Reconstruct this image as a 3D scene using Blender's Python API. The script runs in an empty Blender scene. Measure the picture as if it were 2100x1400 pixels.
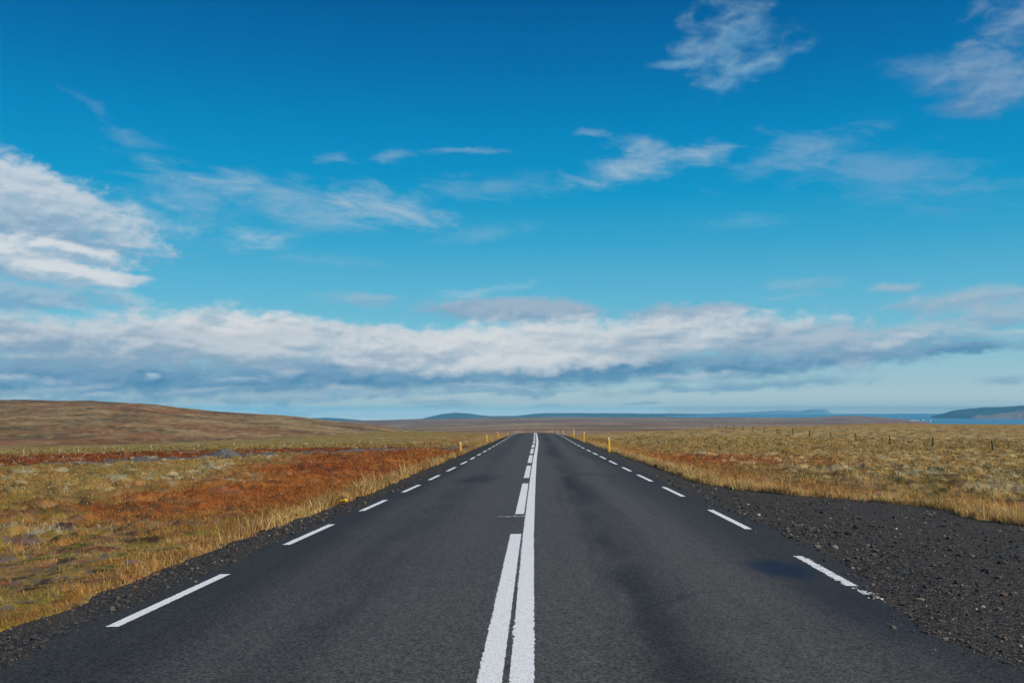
import bpy, bmesh, math, random
import numpy as np
from mathutils import Vector
C = bpy.context.scene
COL = C.collection
random.seed(7)
RNG = np.random.default_rng(11)

# ---------------------------------------------------------------- camera, world, sun, exposure
F, HOR, VX, EYE = 2042.0, 844.0, 1098.0, 1.7
PITCH = math.atan((HOR - 700) / F)
YAW = math.atan((VX - 1050) / F)
cam = bpy.data.cameras.new('camera')
cam.sensor_width = 36.0
cam.lens = 36.0 * F / 2100
cam.clip_start = 0.1
cam.clip_end = 120000
cam.dof.use_dof = True
cam.dof.focus_distance = 11.0
cam.dof.aperture_fstop = 4.5
camo = bpy.data.objects.new('camera', cam)
COL.objects.link(camo)
camo.location = (0, 0, EYE)
camo.rotation_euler = (math.pi / 2 + PITCH, 0, YAW)
C.camera = camo

SUN_EL, SUN_AZ = math.radians(34), math.radians(118)      # azimuth clockwise from +Y (the road)
SUN_DIR = Vector((math.sin(SUN_AZ) * math.cos(SUN_EL), math.cos(SUN_AZ) * math.cos(SUN_EL), math.sin(SUN_EL)))
sun = bpy.data.lights.new('sun', 'SUN')
sun.energy = 4.7
sun.angle = math.radians(0.5)
sun.color = (1.0, 0.91, 0.77)
suno = bpy.data.objects.new('sun', sun)
COL.objects.link(suno)
suno.rotation_euler = SUN_DIR.to_track_quat('Z', 'Y').to_euler()

C.view_settings.view_transform = 'Standard'
C.view_settings.look = 'None'
C.view_settings.exposure = 0.0
C.view_settings.gamma = 1.0
C.render.engine = 'CYCLES'
C.cycles.use_denoising = True
C.cycles.max_bounces = 6
C.cycles.volume_bounces = 0
C.cycles.volume_max_steps = 64
C.cycles.use_adaptive_sampling = True
C.cycles.adaptive_threshold = 0.012


def ray(X, Y):
    cx, cy = (X - 1050) / F, (700 - Y) / F
    fy = math.cos(PITCH) - cy * math.sin(PITCH)
    fz = math.sin(PITCH) + cy * math.cos(PITCH)
    return (cx * math.cos(YAW) - fy * math.sin(YAW), cx * math.sin(YAW) + fy * math.cos(YAW), fz)


def at(X, Y, y):
    d = ray(X, Y)
    return (d[0] / d[1] * y, y, EYE + d[2] / d[1] * y)


def skyp(X, Y):
    d = Vector(ray(X, Y)).normalized()
    return math.atan2(d.x, d.y) * 1000, math.asin(d.z) * 1000


def lin(r, g, b):
    f = lambda c: c / 12.92 if c <= 0.04045 else ((c + 0.055) / 1.055) ** 2.4
    return (f(r / 255), f(g / 255), f(b / 255))


# ---------------------------------------------------------------- node expressions
class G:
    """Small expression builder over a node tree."""

    def __init__(self, tree):
        self.t = tree
        self.n = tree.nodes
        self.l = tree.links

    def put(self, sock, v):
        if isinstance(v, E):
            self.l.new(v.s, sock)
        elif isinstance(v, bpy.types.NodeSocket):
            self.l.new(v, sock)
        elif isinstance(v, (tuple, list)):
            sock.default_value = tuple(v) + ((1.0,) if len(v) == 3 and len(sock.default_value) == 4 else ())
        else:
            sock.default_value = v

    def m(self, op, *a, clamp=False):
        n = self.n.new('ShaderNodeMath')
        n.operation = op
        n.use_clamp = clamp
        for i, v in enumerate(a):
            self.put(n.inputs[i], v)
        return E(self, n.outputs[0])

    def step(self, v, a, b):
        n = self.n.new('ShaderNodeMapRange')
        n.interpolation_type = 'SMOOTHSTEP'
        self.put(n.inputs['Value'], v)
        self.put(n.inputs['From Min'], a)
        self.put(n.inputs['From Max'], b)
        return E(self, n.outputs['Result'])

    def mix(self, f, a, b, mode='MIX'):
        n = self.n.new('ShaderNodeMix')
        n.data_type = 'RGBA'
        n.blend_type = mode
        self.put(n.inputs[0], f)
        self.put(n.inputs[6], a)
        self.put(n.inputs[7], b)
        return E(self, n.outputs[2])

    def xyz(self, x, y, z):
        n = self.n.new('ShaderNodeCombineXYZ')
        for i, v in enumerate((x, y, z)):
            self.put(n.inputs[i], v)
        return E(self, n.outputs[0])

    def sep(self, v):
        n = self.n.new('ShaderNodeSeparateXYZ')
        self.put(n.inputs[0], v)
        return [E(self, o) for o in n.outputs]

    def noise(self, vec, scale=1.0, detail=4, rough=0.5, dist=0.0, out=0):
        n = self.n.new('ShaderNodeTexNoise')
        self.put(n.inputs['Vector'], vec)
        n.inputs['Scale'].default_value = scale
        n.inputs['Detail'].default_value = detail
        n.inputs['Roughness'].default_value = rough
        n.inputs['Distortion'].default_value = dist
        return E(self, n.outputs[out])

    def voro(self, vec, scale=1.0, out='Color', feature='F1'):
        n = self.n.new('ShaderNodeTexVoronoi')
        n.feature = feature
        self.put(n.inputs['Vector'], vec)
        n.inputs['Scale'].default_value = scale
        return E(self, n.outputs[out])

    def ramp(self, f, stops):
        n = self.n.new('ShaderNodeValToRGB')
        self.put(n.inputs[0], f)
        cr = n.color_ramp
        while len(cr.elements) < len(stops):
            cr.elements.new(0.5)
        for e, (p, c) in zip(cr.elements, stops):
            e.position = p
            e.color = (*c, 1)
        return E(self, n.outputs[0])

    def coord(self, which):
        return E(self, self.n.new('ShaderNodeTexCoord').outputs[which])

    def attr(self, name):
        n = self.n.new('ShaderNodeAttribute')
        n.attribute_name = name
        return E(self, n.outputs['Color'])

    def bump(self, h, strength, dist):
        n = self.n.new('ShaderNodeBump')
        n.inputs['Strength'].default_value = strength
        n.inputs['Distance'].default_value = dist
        self.put(n.inputs['Height'], h)
        return E(self, n.outputs[0])


class E:
    def __init__(self, g, s):
        self.g, self.s = g, s

    def __add__(self, o): return self.g.m('ADD', self, o)
    def __radd__(self, o): return self.g.m('ADD', o, self)
    def __sub__(self, o): return self.g.m('SUBTRACT', self, o)
    def __rsub__(self, o): return self.g.m('SUBTRACT', o, self)
    def __mul__(self, o): return self.g.m('MULTIPLY', self, o)
    def __rmul__(self, o): return self.g.m('MULTIPLY', o, self)
    def __truediv__(self, o): return self.g.m('DIVIDE', self, o)


def material(name, rough=0.9, spec=0.3):
    m = bpy.data.materials.new(name)
    m.use_nodes = True
    b = m.node_tree.nodes['Principled BSDF']
    b.inputs['Roughness'].default_value = rough
    b.inputs['Specular IOR Level'].default_value = spec
    return m, G(m.node_tree), b


# ---------------------------------------------------------------- sky
W = bpy.data.worlds.new('World')
C.world = W
W.use_nodes = True
W.node_tree.nodes.clear()


def build_sky():
    g = G(W.node_tree)
    out = g.n.new('ShaderNodeOutputWorld')
    bg = g.n.new('ShaderNodeBackground')
    bg.inputs['Strength'].default_value = 0.1
    g.l.new(bg.outputs[0], out.inputs['Surface'])
    sky = g.n.new('ShaderNodeTexSky')
    sky.sky_type = 'NISHITA'
    sky.sun_disc = False
    sky.sun_elevation = SUN_EL
    sky.sun_rotation = SUN_AZ
    sky.air_density = 1.0
    sky.dust_density = 0.3
    sky.ozone_density = 2.5
    d = g.coord('Generated')
    x, y, z = g.sep(d)
    az = g.m('ARCTAN2', x, y) * 1000.0
    el = g.m('ARCSINE', z) * 1000.0
    # clear air by height above the horizon
    EL = lambda Y: min(1.0, max(0.0, skyp(1098, Y)[1] / 450.0))
    stops = [(EL(846), (1.15, 1.12, 1.0)), (EL(836), (.85, .92, .86)), (EL(824), lin(208, 219, 222)), (EL(785), lin(178, 203, 214)), (EL(690), lin(126, 190, 214)),
             (EL(600), lin(98, 179, 212)), (EL(500), lin(58, 163, 206)), (EL(400), lin(12, 149, 200)),
             (EL(280), lin(0, 132, 191)), (EL(150), lin(0, 109, 172)), (EL(0), lin(0, 86, 150))]
    clear = g.ramp(el / 450.0, stops)
    nish = g.mix(1.0, sky.outputs[0], (0.01, 0.095, 0.095), 'MULTIPLY')
    col = g.mix(0.88, nish, clear)
    # drifting warp so that outlines are torn
    P = g.xyz(az, el, 0.0)
    wv = g.noise(g.xyz(az / 70.0, el / 34.0, 3.1), 1.0, 4, 0.55, out=1)
    wx, wy, wz = g.sep(wv)
    wf = g.noise(g.xyz(az / 16.0, el / 9.0, 7.7), 1.0, 3, 0.6, out=1)
    fx, fy, fz = g.sep(wf)
    A = az + (wx - 0.5) * 70.0 + (fx - 0.5) * 10.0
    H = el + (wy - 0.5) * 22.0 + (fy - 0.5) * 6.0
    tilt = el + az * 0.10
    nd = g.noise(g.xyz(az / 11.0, el / 6.0, 2.2), 1.0, 5, 0.6)
    nw = g.noise(g.xyz(az / 60.0, tilt / 17.0, 1.3), 1.0, 9, 0.62, 0.6)         # streaks
    nf = g.noise(g.xyz(az / 29.0, el / 15.5, 9.2), 1.0, 10, 0.57, 0.25)            # puffs
    nfu = g.noise(g.xyz((az - 3.0) / 29.0, (el + 4.5) / 15.5, 9.2), 1.0, 8, 0.55, 0.25)
    relief = (nf - nfu) * 2.2
    nb = g.noise(g.xyz(az / 60.0, el / 15.0, 5.5), 1.0, 5, 0.5, 0.3)

    def lump(col, X, Y, RX, RY, rot=0.0, a=1.0, top=(214, 219, 222), base=(120, 152, 178), k=1.7, soft=0.9,
             kind='puff', lo=-0.7, hi=0.5):
        ca, ce = skyp(X, Y)
        rx, ry = RX / 2.042, RY / 2.042
        r = math.radians(rot)
        u = (A - ca)
        v = (H - ce)
        pu = (u * math.cos(r) + v * math.sin(r)) / rx
        pv = (v * math.cos(r) - u * math.sin(r)) / ry
        n = nf if kind == 'puff' else nw
        mk = 1.0 - g.m('SQRT', pu * pu + pv * pv)
        o = g.step(mk + (n - 0.5) * k + (nd - 0.5) * .45, -0.24, soft * .95) * a
        if kind == 'puff':
            c = g.mix(g.step(pv + relief * .85 + (nb - 0.5) * 3.0, lo, hi), lin(*base), lin(*top))
        else:
            c = lin(*top)
        return g.mix(o, col, c)

    slate, pale = (88, 140, 176), (206, 213, 218)
    L = []
    w = dict(kind='wisp', k=2.6, soft=1.7)
    # thin high wisps
    hi = (172, 193, 208)
    L += [(1490, 88, 98, 82, 35, dict(kind='puff', k=2.6, soft=1.5, a=.62, top=(150, 185, 205), base=(110, 165, 200))),
          (1545, 140, 110, 20, 18, dict(kind='puff', k=1.8, soft=1.3, a=.6, top=(150, 185, 205), base=(110, 165, 200))),
          (1385, 130, 60, 10, 3, dict(kind='wisp', k=1.5, soft=1.2, a=.5, top=(140, 185, 210))),
          (2020, 170, 110, 66, -8, dict(kind='puff', k=1.5, soft=.8, a=.78, top=(132, 162, 192), base=(95, 140, 182))),
          (1900, 140, 100, 26, 5, dict(w, a=.42, top=(125, 160, 195))),
          (2080, 55, 80, 50, 0, dict(kind='puff', k=2.2, soft=1.0, a=.7, top=(135, 162, 192), base=(95, 140, 182))),
          (1320, 340, 175, 30, 8, dict(w, a=.75, top=hi)), (1330, 300, 70, 22, -8, dict(w, a=.55, top=hi)),
          (1440, 318, 60, 18, 12, dict(w, a=.5, top=hi)),
          (1640, 315, 170, 34, 14, dict(w, a=.62, top=(130, 172, 203))), (1810, 355, 210, 66, -16, dict(w, a=.58, top=(130, 168, 203))),
          (2020, 385, 90, 16, 2, dict(w, a=.4, top=(130, 172, 203))),
          (1530, 455, 110, 18, 4, dict(w, a=.42, top=(125, 180, 210))),
          (560, 395, 220, 34, -4, dict(w, a=.62, top=hi)), (790, 425, 130, 48, -8, dict(w, a=.8, top=hi)),
          (680, 445, 240, 34, 0, dict(w, a=.36, top=hi)), (1000, 385, 220, 28, 4, dict(w, a=.3, top=hi)),
          (380, 400, 130, 50, -15, dict(w, a=.32, top=hi)), (1000, 480, 120, 22, 6, dict(w, a=.28, top=hi)),
          (700, 330, 60, 12, -8, dict(w, a=.4, top=hi)), (810, 325, 60, 14, 10, dict(w, a=.35, top=hi)),
          (980, 306, 90, 10, 3, dict(w, a=.4, top=hi)), (275, 286, 70, 16, -6, dict(w, a=.26, top=hi)),
          (180, 212, 60, 14, -40, dict(w, a=.13, top=hi)), (510, 490, 80, 24, 12, dict(w, a=.75, top=(178, 200, 214))),
          (330, 345, 70, 20, -20, dict(w, a=.3, top=hi)),
          (1210, 275, 30, 7, 0, dict(w, a=.35, top=hi)), (640, 530, 120, 16, -5, dict(w, a=.2, top=hi))]
    # big cloud on the left
    gm = dict(k=1.35, soft=.62)
    L += [(290, 455, 120, 46, -14, dict(k=2.2, soft=1.2, a=.55, top=(170, 196, 212), base=(140, 178, 204))),
          (10, 390, 150, 68, -24, dict(gm, a=.95, top=(205, 214, 221), base=(150, 180, 202), lo=-.8, hi=.4)),
          (110, 425, 190, 62, -18, dict(gm, a=.95, top=(196, 208, 218), base=(146, 177, 201), lo=-.6, hi=.6)),
          (40, 465, 250, 56, -6, dict(gm, a=.95, top=(176, 195, 210), base=(130, 165, 193), lo=-.5, hi=.7)),
          (215, 468, 110, 34, -12, dict(k=1.7, soft=.9, a=.8, top=(190, 206, 217), base=(145, 178, 203))),
          (20, 512, 130, 26, -4, dict(k=.9, soft=.4, a=.95, top=(214, 220, 225), base=(140, 173, 199), lo=-.5, hi=.5)),
          (140, 516, 110, 22, -8, dict(k=.9, soft=.4, a=.95, top=(214, 220, 225), base=(148, 180, 203), lo=-.5, hi=.5)),
          (60, 548, 160, 20, -4, dict(k=.9, soft=.5, a=.95, top=(186, 202, 214), base=(134, 168, 195), lo=-.6, hi=.6)),
          (145, 560, 105, 23, -7, dict(k=.8, soft=.4, a=.98, top=(212, 219, 224), base=(150, 182, 204), lo=-.8, hi=.3)),
          (40, 602, 150, 38, 0, dict(k=1.2, soft=.7, a=.8, top=(160, 186, 205), base=(118, 162, 194))),
          (130, 622, 60, 14, -4, dict(k=1.3, soft=.8, a=.75, top=(180, 200, 213), base=(140, 178, 203))),
          (258, 573, 42, 12, 6, dict(k=1.2, soft=.7, a=.85, top=(190, 206, 216), base=(150, 185, 208))),
          (240, 612, 66, 20, -10, dict(k=1.4, soft=.8, a=.8, top=(184, 202, 213), base=(140, 180, 206)))]
    # small lilac clouds above the band
    li = dict(top=(166, 186, 202), base=(142, 174, 198), k=1.4, soft=.85)
    L += [(735, 615, 90, 18, -3, dict(li, a=.55)), (1020, 585, 130, 9, 6, dict(w, a=.6, top=(165, 200, 215))),
          (960, 602, 80, 8, 4, dict(w, a=.6, top=(165, 200, 215))),
          (1830, 586, 55, 12, 2, dict(li, a=.7)), (1640, 580, 80, 14, 3, dict(li, a=.3)), (1600, 608, 70, 9, 3, dict(li, a=.25)),
          (1980, 612, 150, 26, 4, dict(li, a=.85)), (2060, 640, 130, 28, 3, dict(li, a=.8))]
    # bank along the horizon: grey-blue bases first, then the lit heaps
    sb = dict(top=(118, 157, 188), base=(80, 134, 173), k=1.2, soft=.9)
    L += [(150, 770, 560, 62, 0, dict(sb, a=1)), (700, 770, 560, 48, 0, dict(sb, a=1)), (1250, 752, 560, 42, 2, dict(sb, a=1)),
          (1700, 728, 330, 26, 5, dict(sb, a=.95)), (1980, 712, 90, 11, 8, dict(sb, a=.9)),
          (1060, 640, 210, 32, -2, dict(top=(158, 179, 198), base=(134, 166, 192), k=1.0, soft=.5, a=.98)),
          (1420, 648, 140, 28, 0, dict(top=(160, 180, 198), base=(140, 170, 195), k=1.1, soft=.55, a=.95)),
          (1900, 680, 190, 26, 6, dict(top=(170, 192, 206), base=(125, 165, 192), k=1.2, soft=.9, a=.8))]
    wh = dict(top=(210, 215, 219), base=(150, 174, 194), k=1.35, soft=.72, lo=-.75, hi=.75)
    L += [(90, 700, 330, 52, 0, dict(wh, top=(196, 205, 213), base=(132, 163, 188))), (380, 690, 260, 58, 3, dict(wh, top=(200, 208, 215), base=(140, 168, 192))),
          (520, 672, 190, 40, -2, dict(wh, top=(220, 222, 224), base=(172, 188, 202))), (560, 715, 330, 40, 0, dict(wh, top=(196, 205, 213), base=(140, 168, 190))),
          (740, 688, 170, 26, -2, dict(wh, top=(206, 212, 218))), (880, 712, 320, 48, 1, dict(wh, top=(208, 214, 219), base=(158, 180, 198))),
          (1080, 712, 330, 58, 2, dict(wh, top=(216, 220, 222), base=(166, 182, 198), lo=-.9, hi=.5)), (1330, 700, 290, 50, 4, dict(wh, base=(165, 184, 200))),
          (1520, 684, 240, 40, 2, dict(wh, top=(206, 213, 218), base=(138, 168, 192))),
          (1690, 702, 190, 40, 0, dict(wh, top=(170, 188, 203), base=(125, 160, 188), a=.9)),
          (1870, 702, 120, 16, 4, dict(wh, top=(188, 202, 212), base=(130, 168, 194), a=.9)),
          (1060, 748, 240, 24, 3, dict(wh, top=(216, 220, 222), base=(190, 202, 212))), (760, 752, 60, 18, 0, dict(wh, a=.9)),
          (2080, 682, 90, 13, -4, dict(wh, top=(185, 203, 212), base=(150, 185, 205), a=.85))]
    # ragged scraps and pale streaks under the bank
    sc = dict(top=(190, 204, 214), base=(140, 178, 202), k=1.7, soft=1.1)
    L += [(60, 780, 80, 14, -2, dict(sc, a=.95)), (120, 800, 130, 12, 6, dict(sc, a=.6)), (490, 773, 60, 9, 0, dict(sc, a=.8)),
          (315, 771, 16, 8, 0, dict(sc, a=.9)), (590, 765, 45, 12, 0, dict(sc, a=.6)), (210, 815, 50, 7, 0, dict(sc, a=.8)),
          (1740, 745, 50, 18, 0, dict(sc, a=.8)), (1420, 772, 130, 9, 4, dict(sc, a=.85)), (1000, 792, 110, 10, 2, dict(sc, a=.7)),
          (630, 812, 200, 16, 2, dict(sc, a=.8)), (430, 800, 130, 9, 4, dict(sc, a=.6)), (880, 826, 120, 6, 3, dict(sc, a=.7)), (560, 838, 230, 10, 0, dict(sc, a=.6))]
    dk = dict(top=(136, 174, 196), base=(112, 158, 188), k=1.5, soft=1.0)
    L += [(1000, 805, 260, 8, 2, dict(dk, a=.7)), (1450, 795, 260, 11, 3, dict(dk, a=.8)), (1640, 785, 150, 14, 4, dict(dk, a=.7)),
          (900, 836, 80, 8, 2, dict(dk, a=.5)), (1310, 829, 40, 4, 0, dict(dk, a=.6)), (1120, 832, 50, 6, 0, dict(dk, a=.4)),
          (2070, 775, 50, 9, 0, dict(dk, a=.6)), (2080, 705, 40, 9, 0, dict(dk, a=.7)), (1620, 830, 40, 4, 0, dict(dk, a=.35))]
    for X, Y, RX, RY, rot, kw in L:
        col = lump(col, X, Y, RX, RY, rot, **kw)
    ten = g.mix(1.0, col, (10.0, 10.0, 10.0), 'MULTIPLY')
    g.l.new(ten.s, bg.inputs['Color'])


build_sky()

# ---------------------------------------------------------------- numpy noise and shape helpers
PERM = np.random.default_rng(5).permutation(4096)
GRAD = np.random.default_rng(6).random(4096)


def vnoise(x, y, seed=0):
    xi, yi = np.floor(x).astype(np.int64), np.floor(y).astype(np.int64)
    fx, fy = x - xi, y - yi
    fx = fx * fx * fx * (fx * (fx * 6 - 15) + 10)
    fy = fy * fy * fy * (fy * (fy * 6 - 15) + 10)

    def h(a, b):
        return GRAD[PERM[(a + PERM[(b + seed * 131) & 4095]) & 4095]]
    v = (h(xi, yi) * (1 - fx) + h(xi + 1, yi) * fx) * (1 - fy) + (h(xi, yi + 1) * (1 - fx) + h(xi + 1, yi + 1) * fx) * fy
    return v


def fbm(x, y, seed=0, o=4, gain=0.5):
    s = a = 0.0
    w = 1.0
    c, sn = 0.8, 0.6
    for i in range(o):
        s = s + w * vnoise(x, y, seed + i)
        a += w
        w *= gain
        x, y = 2.03 * (c * x - sn * y) + 17.3, 2.03 * (sn * x + c * y) + 5.1
    return s / a


def ss(a, b, v):
    t = np.clip((v - a) / (b - a), 0, 1)
    return t * t * (3 - 2 * t)


def tab(y, pts):
    return np.interp(y, [p[0] for p in pts], [p[1] for p in pts])


def zr(y):
    y = np.asarray(y, float)
    return -.0093 * y - .5 * .000158 * (np.clip(y, 110, 200) - 110) ** 2 - .0142 * np.clip(y - 200, 0, None)


LEFT_LINE = [(0, -3.68), (8.7, -3.66), (11.6, -3.6), (14.4, -3.58), (17.2, -3.5), (22.5, -3.36), (27.7, -3.22), (35, -3.11), (45, -2.99), (60, -2.94), (90, -2.9), (420, -2.9)]
RIGHT_LINE = [(0, 3.36), (10.8, 3.40), (13.3, 3.45), (17, 3.50), (24, 3.47), (33, 3.38), (45, 3.29), (57, 3.2), (69, 3.1), (90, 3.1), (420, 3.1)]
CENTRE = [(0, -.08), (15, -.11), (30, -.08), (45, -.03), (61, .06), (83, .16), (110, .15), (130, .11), (160, .05), (420, -1.2)]
DASHED = [(0, -.31), (15, -.30), (30, -.275), (45, -.235), (61, -.19), (83, -.10), (110, -.10), (130, -.13), (160, -.19), (420, -1.44)]
BEND = [(0, 0), (100, 0), (160, -.1), (420, -1.3)]
ASPH_L = lambda y: tab(y, LEFT_LINE) + tab(y, BEND) * 0 - .17 - .10 * vnoise(y * .8, y * 0 + 3) - .05 * vnoise(y * 3.1, y * 0 + 9)
AR = [(0, 3.75), (6, 3.62), (7.5, 3.52), (8.3, 3.30), (9.3, 3.33), (10.4, 3.46), (11.2, 3.68), (12.2, 3.82), (14, 3.92), (18, 3.95), (30, 3.8), (60, 3.5), (90, 3.4), (420, 3.4)]
ASPH_R = lambda y: tab(y, AR) - .10 * vnoise(y * 1.1, y * 0 + 31) - .06 * vnoise(y * 4.1, y * 0 + 33) + .08
GL = [(0, -5.0), (8.8, -4.72), (15, -4.66), (20, -4.42), (23, -4.34), (33, -4.26), (48, -4.16), (60, -4.22), (90, -4.3), (420, -4.3)]
GR = [(0, 15), (12, 15), (15, 12.2), (17.5, 10), (18.8, 9.2), (19.8, 8.8), (21.7, 8.9), (23.2, 9.0), (24.0, 8.3), (24.8, 7.6), (25.4, 6.8), (26.2, 6.0), (27.5, 5.45), (30, 5.05),
      (44, 4.95), (60, 4.72), (90, 4.6), (420, 4.6)]
GRAV_L = lambda y: tab(y, GL) - .22 * (fbm(y * .9, y * 0 + 51, 3, 3) - .5) * 1.6
GRAV_R = lambda y: tab(y, GR) + .30 * (fbm(y * 1.1, y * 0 + 71, 4, 3) - .5) * 1.6


def zroad(x, y):
    return zr(y) - .02 * np.abs(x)


def zgravel(x, y):
    l = np.clip(ASPH_L(y) - x, 0, None)
    r = np.clip(x - ASPH_R(y), 0, None)
    bay = ss(32, 26, y)
    down = .02 * ss(0, .12, l + r) + l * (.085 + .24 * ss(45, 130, y)) + r * (.075 - .045 * bay + .12 * ss(60, 130, y))
    return zroad(np.clip(x, ASPH_L(y), ASPH_R(y)), y) - down - .02 * (fbm(x * 1.3, y * 1.3, 12, 3) - .5) * ss(0, .5, l + r)


# ---- ground heights: thin-plate surface through surveyed points
PTS = [(-8, 12, -.72), (-8, 25, -1.0), (-8, 40, -1.3), (-8, 60, -1.55), (-10, 90, -1.85), (-14, 40, -1.25), (-25, 20, -.95), (-20, 60, -1.7),
       (-25, 78, -1.85), (-17, 90, -1.95), (-40, 70, -2.0), (-60, 40, -1.6), (-40, 20, -1.1), (-42, 80, -2.2), (-30, 110, -2.5), (-12, 120, -2.7),
       (-6, 5, -.5), (-15, 8, -.8),
       (8, 27, -.36), (10, 19, -.3), (12, 12, -.25), (25, 20, -.55), (40, 30, -.8), (42, 91, -1.9), (42, 105, -2.1), (42, 120, -2.15), (42, 150, -2.15),
       (42, 200, -2.1), (20, 50, -1.2), (12, 62, -1.25), (20, 100, -1.9), (10, 140, -2.3), (60, 60, -1.5), (15, 31, -.55), (70, 110, -1.9), (80, 180, -2.0),
       (0, -30, -.2), (-50, -30, -1), (50, -30, -.8), (-300, -300, -4), (300, -300, -4)]
PTS += [at(*q) for q in [(0, 917, 330), (400, 908, 380), (700, 893, 450), (850, 886, 480), (-400, 920, 330), (900, 898, 200), (960, 897, 190),
                         (2100, 870, 320), (1960, 870, 330), (1830, 868, 320), (1700, 872, 310), (1600, 874, 300), (1490, 876, 260), (1400, 881, 270), (1300, 885, 260), (1200, 890, 250),
                         (2500, 868, 330), (3200, 866, 330)]]
for u in (-.9, -.5, -.2, 0, .2, .45, .8):
    lo = 1.0 if u > -.1 else 1.28
    PTS += [(u * 650, 650, -22), (u * 1500, 1500, -38), (u * 3000, 3000, -46 * lo)]
    if u < .3:
        PTS += [(u * 9000, 9000, -50 if u > -.1 else -84)]
PTS = np.array(PTS, float)


def warp(x, y):
    return 1.6 * np.arcsinh(x / (.30 * np.abs(y) + 7.0)), np.arcsinh(y / 9.0)


_px, _py = warp(PTS[:, 0], PTS[:, 1])


def _tps(r2):
    return np.where(r2 > 1e-12, .5 * r2 * np.log(np.maximum(r2, 1e-12)), 0)


_n = len(PTS)
_K = _tps((_px[:, None] - _px) ** 2 + (_py[:, None] - _py) ** 2) + np.eye(_n) * 1e-4
_Pm = np.stack([np.ones(_n), _px, _py], 1)
_S = np.linalg.solve(np.block([[_K, _Pm], [_Pm.T, np.zeros((3, 3))]]), np.concatenate([np.arcsinh(PTS[:, 2]), np.zeros(3)]))


def tps(x, y):
    shp = x.shape
    a, b = warp(x.ravel(), y.ravel())
    out = np.empty(a.size)
    for i in range(0, a.size, 60000):
        s = slice(i, i + 60000)
        r2 = (a[s, None] - _px) ** 2 + (b[s, None] - _py) ** 2
        out[s] = _tps(r2) @ _S[:_n] + _S[_n] + _S[_n + 1] * a[s] + _S[_n + 2] * b[s]
    return np.sinh(np.clip(out, -5.4, 2)).reshape(shp)


def sedge(x, y):
    """Distance outside the gravel (positive on the grass)."""
    return np.maximum(GRAV_L(y) - x, x - GRAV_R(y))


COAST = [(-2, 16000), (.30, 15000), (.345, 13500), (.375, 9500), (.395, 6400), (.42, 4300), (.6, 3600), (1.5, 3300)]
SEA_Z = -62.0


def tussock(x, y):
    far = ss(500, 120, np.hypot(x, y))
    h1 = fbm(x * .55, y * .55, 21, 3)
    h2 = fbm(x * 1.7, y * 1.7, 25, 3)
    return (h1 - .5) * .44 * far + np.maximum(h2 - .42, 0) * .55 * ss(300, 60, np.hypot(x, y))


def zground(x, y):
    z = tps(x, y)
    r = np.hypot(x, y)
    e = sedge(x, y)
    near = ss(420, 330, y) * ss(-40, -5, y)
    lip = zgravel(np.clip(x, GRAV_L(y), GRAV_R(y)), y)
    wgt = 1 - (1 - ss(.0, 7.0, e)) * near
    steep = np.where(x < 0, .07 + .17 * ss(18, 45, y) + .17 * ss(42, 62, y) + .1 * ss(70, 130, y), .05 + .06 * ss(30, 60, y) + .10 * ss(90, 150, y))
    z = z * wgt + (lip + .02 - steep * np.clip(e, 0, 2.2)) * (1 - wgt)
    z = z + tussock(x, y) * ss(.1, 1.6, np.where(near > 0, e, 5.0)) * (.35 + .65 * ss(1, 7, e))
    z = z - near * ss(.06, -.25, e) * .45
    # plain: long low swells
    sw = ss(700, 2500, r)
    z = z + sw * ((fbm(x / 900, y / 420, 41, 4) - .5) * 17)
    # shore on the right
    u = np.where(y > 50, x / np.maximum(y, 50), np.sign(x) * 1.5)
    shore = tab(np.clip(u, -2, 1.5), COAST) * (.95 + .1 * fbm(u * 9, u * 3, 44, 3))
    t = ss(.55, 1.02, r / shore)
    hump = 26 * np.exp(-((u - .315) / .035) ** 2) * np.exp(-((r - 9000) / 1700) ** 2)
    z = np.where(r > 1500, z + hump, z)
    z = np.where(r > 1200, z * (1 - t) + (SEA_Z - 3) * t, z)
    return z


def link(name, verts, faces, mat=None, parent=None, kind=None, smooth=True):
    me = bpy.data.meshes.new(name)
    verts = np.asarray(verts, np.float32)
    faces = np.asarray(faces, np.int32)
    k = faces.shape[1]
    me.vertices.add(len(verts))
    me.vertices.foreach_set('co', verts.ravel())
    me.loops.add(faces.size)
    me.loops.foreach_set('vertex_index', faces.ravel())
    me.polygons.add(len(faces))
    me.polygons.foreach_set('loop_start', np.arange(0, faces.size, k, dtype=np.int32))
    me.polygons.foreach_set('loop_total', np.full(len(faces), k, np.int32))
    me.polygons.foreach_set('use_smooth', np.full(len(faces), smooth))
    me.update(calc_edges=True)
    o = bpy.data.objects.new(name, me)
    COL.objects.link(o)
    if mat:
        me.materials.append(mat)
    if parent:
        o.parent = parent
    if kind:
        o['kind'] = kind
    return o


def grid_faces(nr, nc, wrap=False):
    i, j = np.meshgrid(np.arange(nr - 1), np.arange(nc if wrap else nc - 1), indexing='ij')
    j2 = (j + 1) % nc
    return np.stack([i * nc + j, i * nc + j2, (i + 1) * nc + j2, (i + 1) * nc + j], -1).reshape(-1, 4)


def colour(o, rgb):
    a = o.data.color_attributes.new('Col', 'FLOAT_COLOR', 'POINT')
    a.data.foreach_set('color', np.concatenate([rgb, np.ones((len(rgb), 1))], 1).astype(np.float32).ravel())


# ---------------------------------------------------------------- what grows where (albedo)
STRAW, RUST, ORANGE = np.array([.53, .335, .135]), np.array([.215, .046, .011]), np.array([.32, .122, .027])
OLIVE, MOSS, LICHEN = np.array([.265, .168, .05]), np.array([.165, .135, .03]), np.array([.40, .375, .24])
PEAT, BUFF, GREEN = np.array([.05, .035, .02]), np.array([.375, .22, .078]), np.array([.09, .105, .02])


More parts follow.
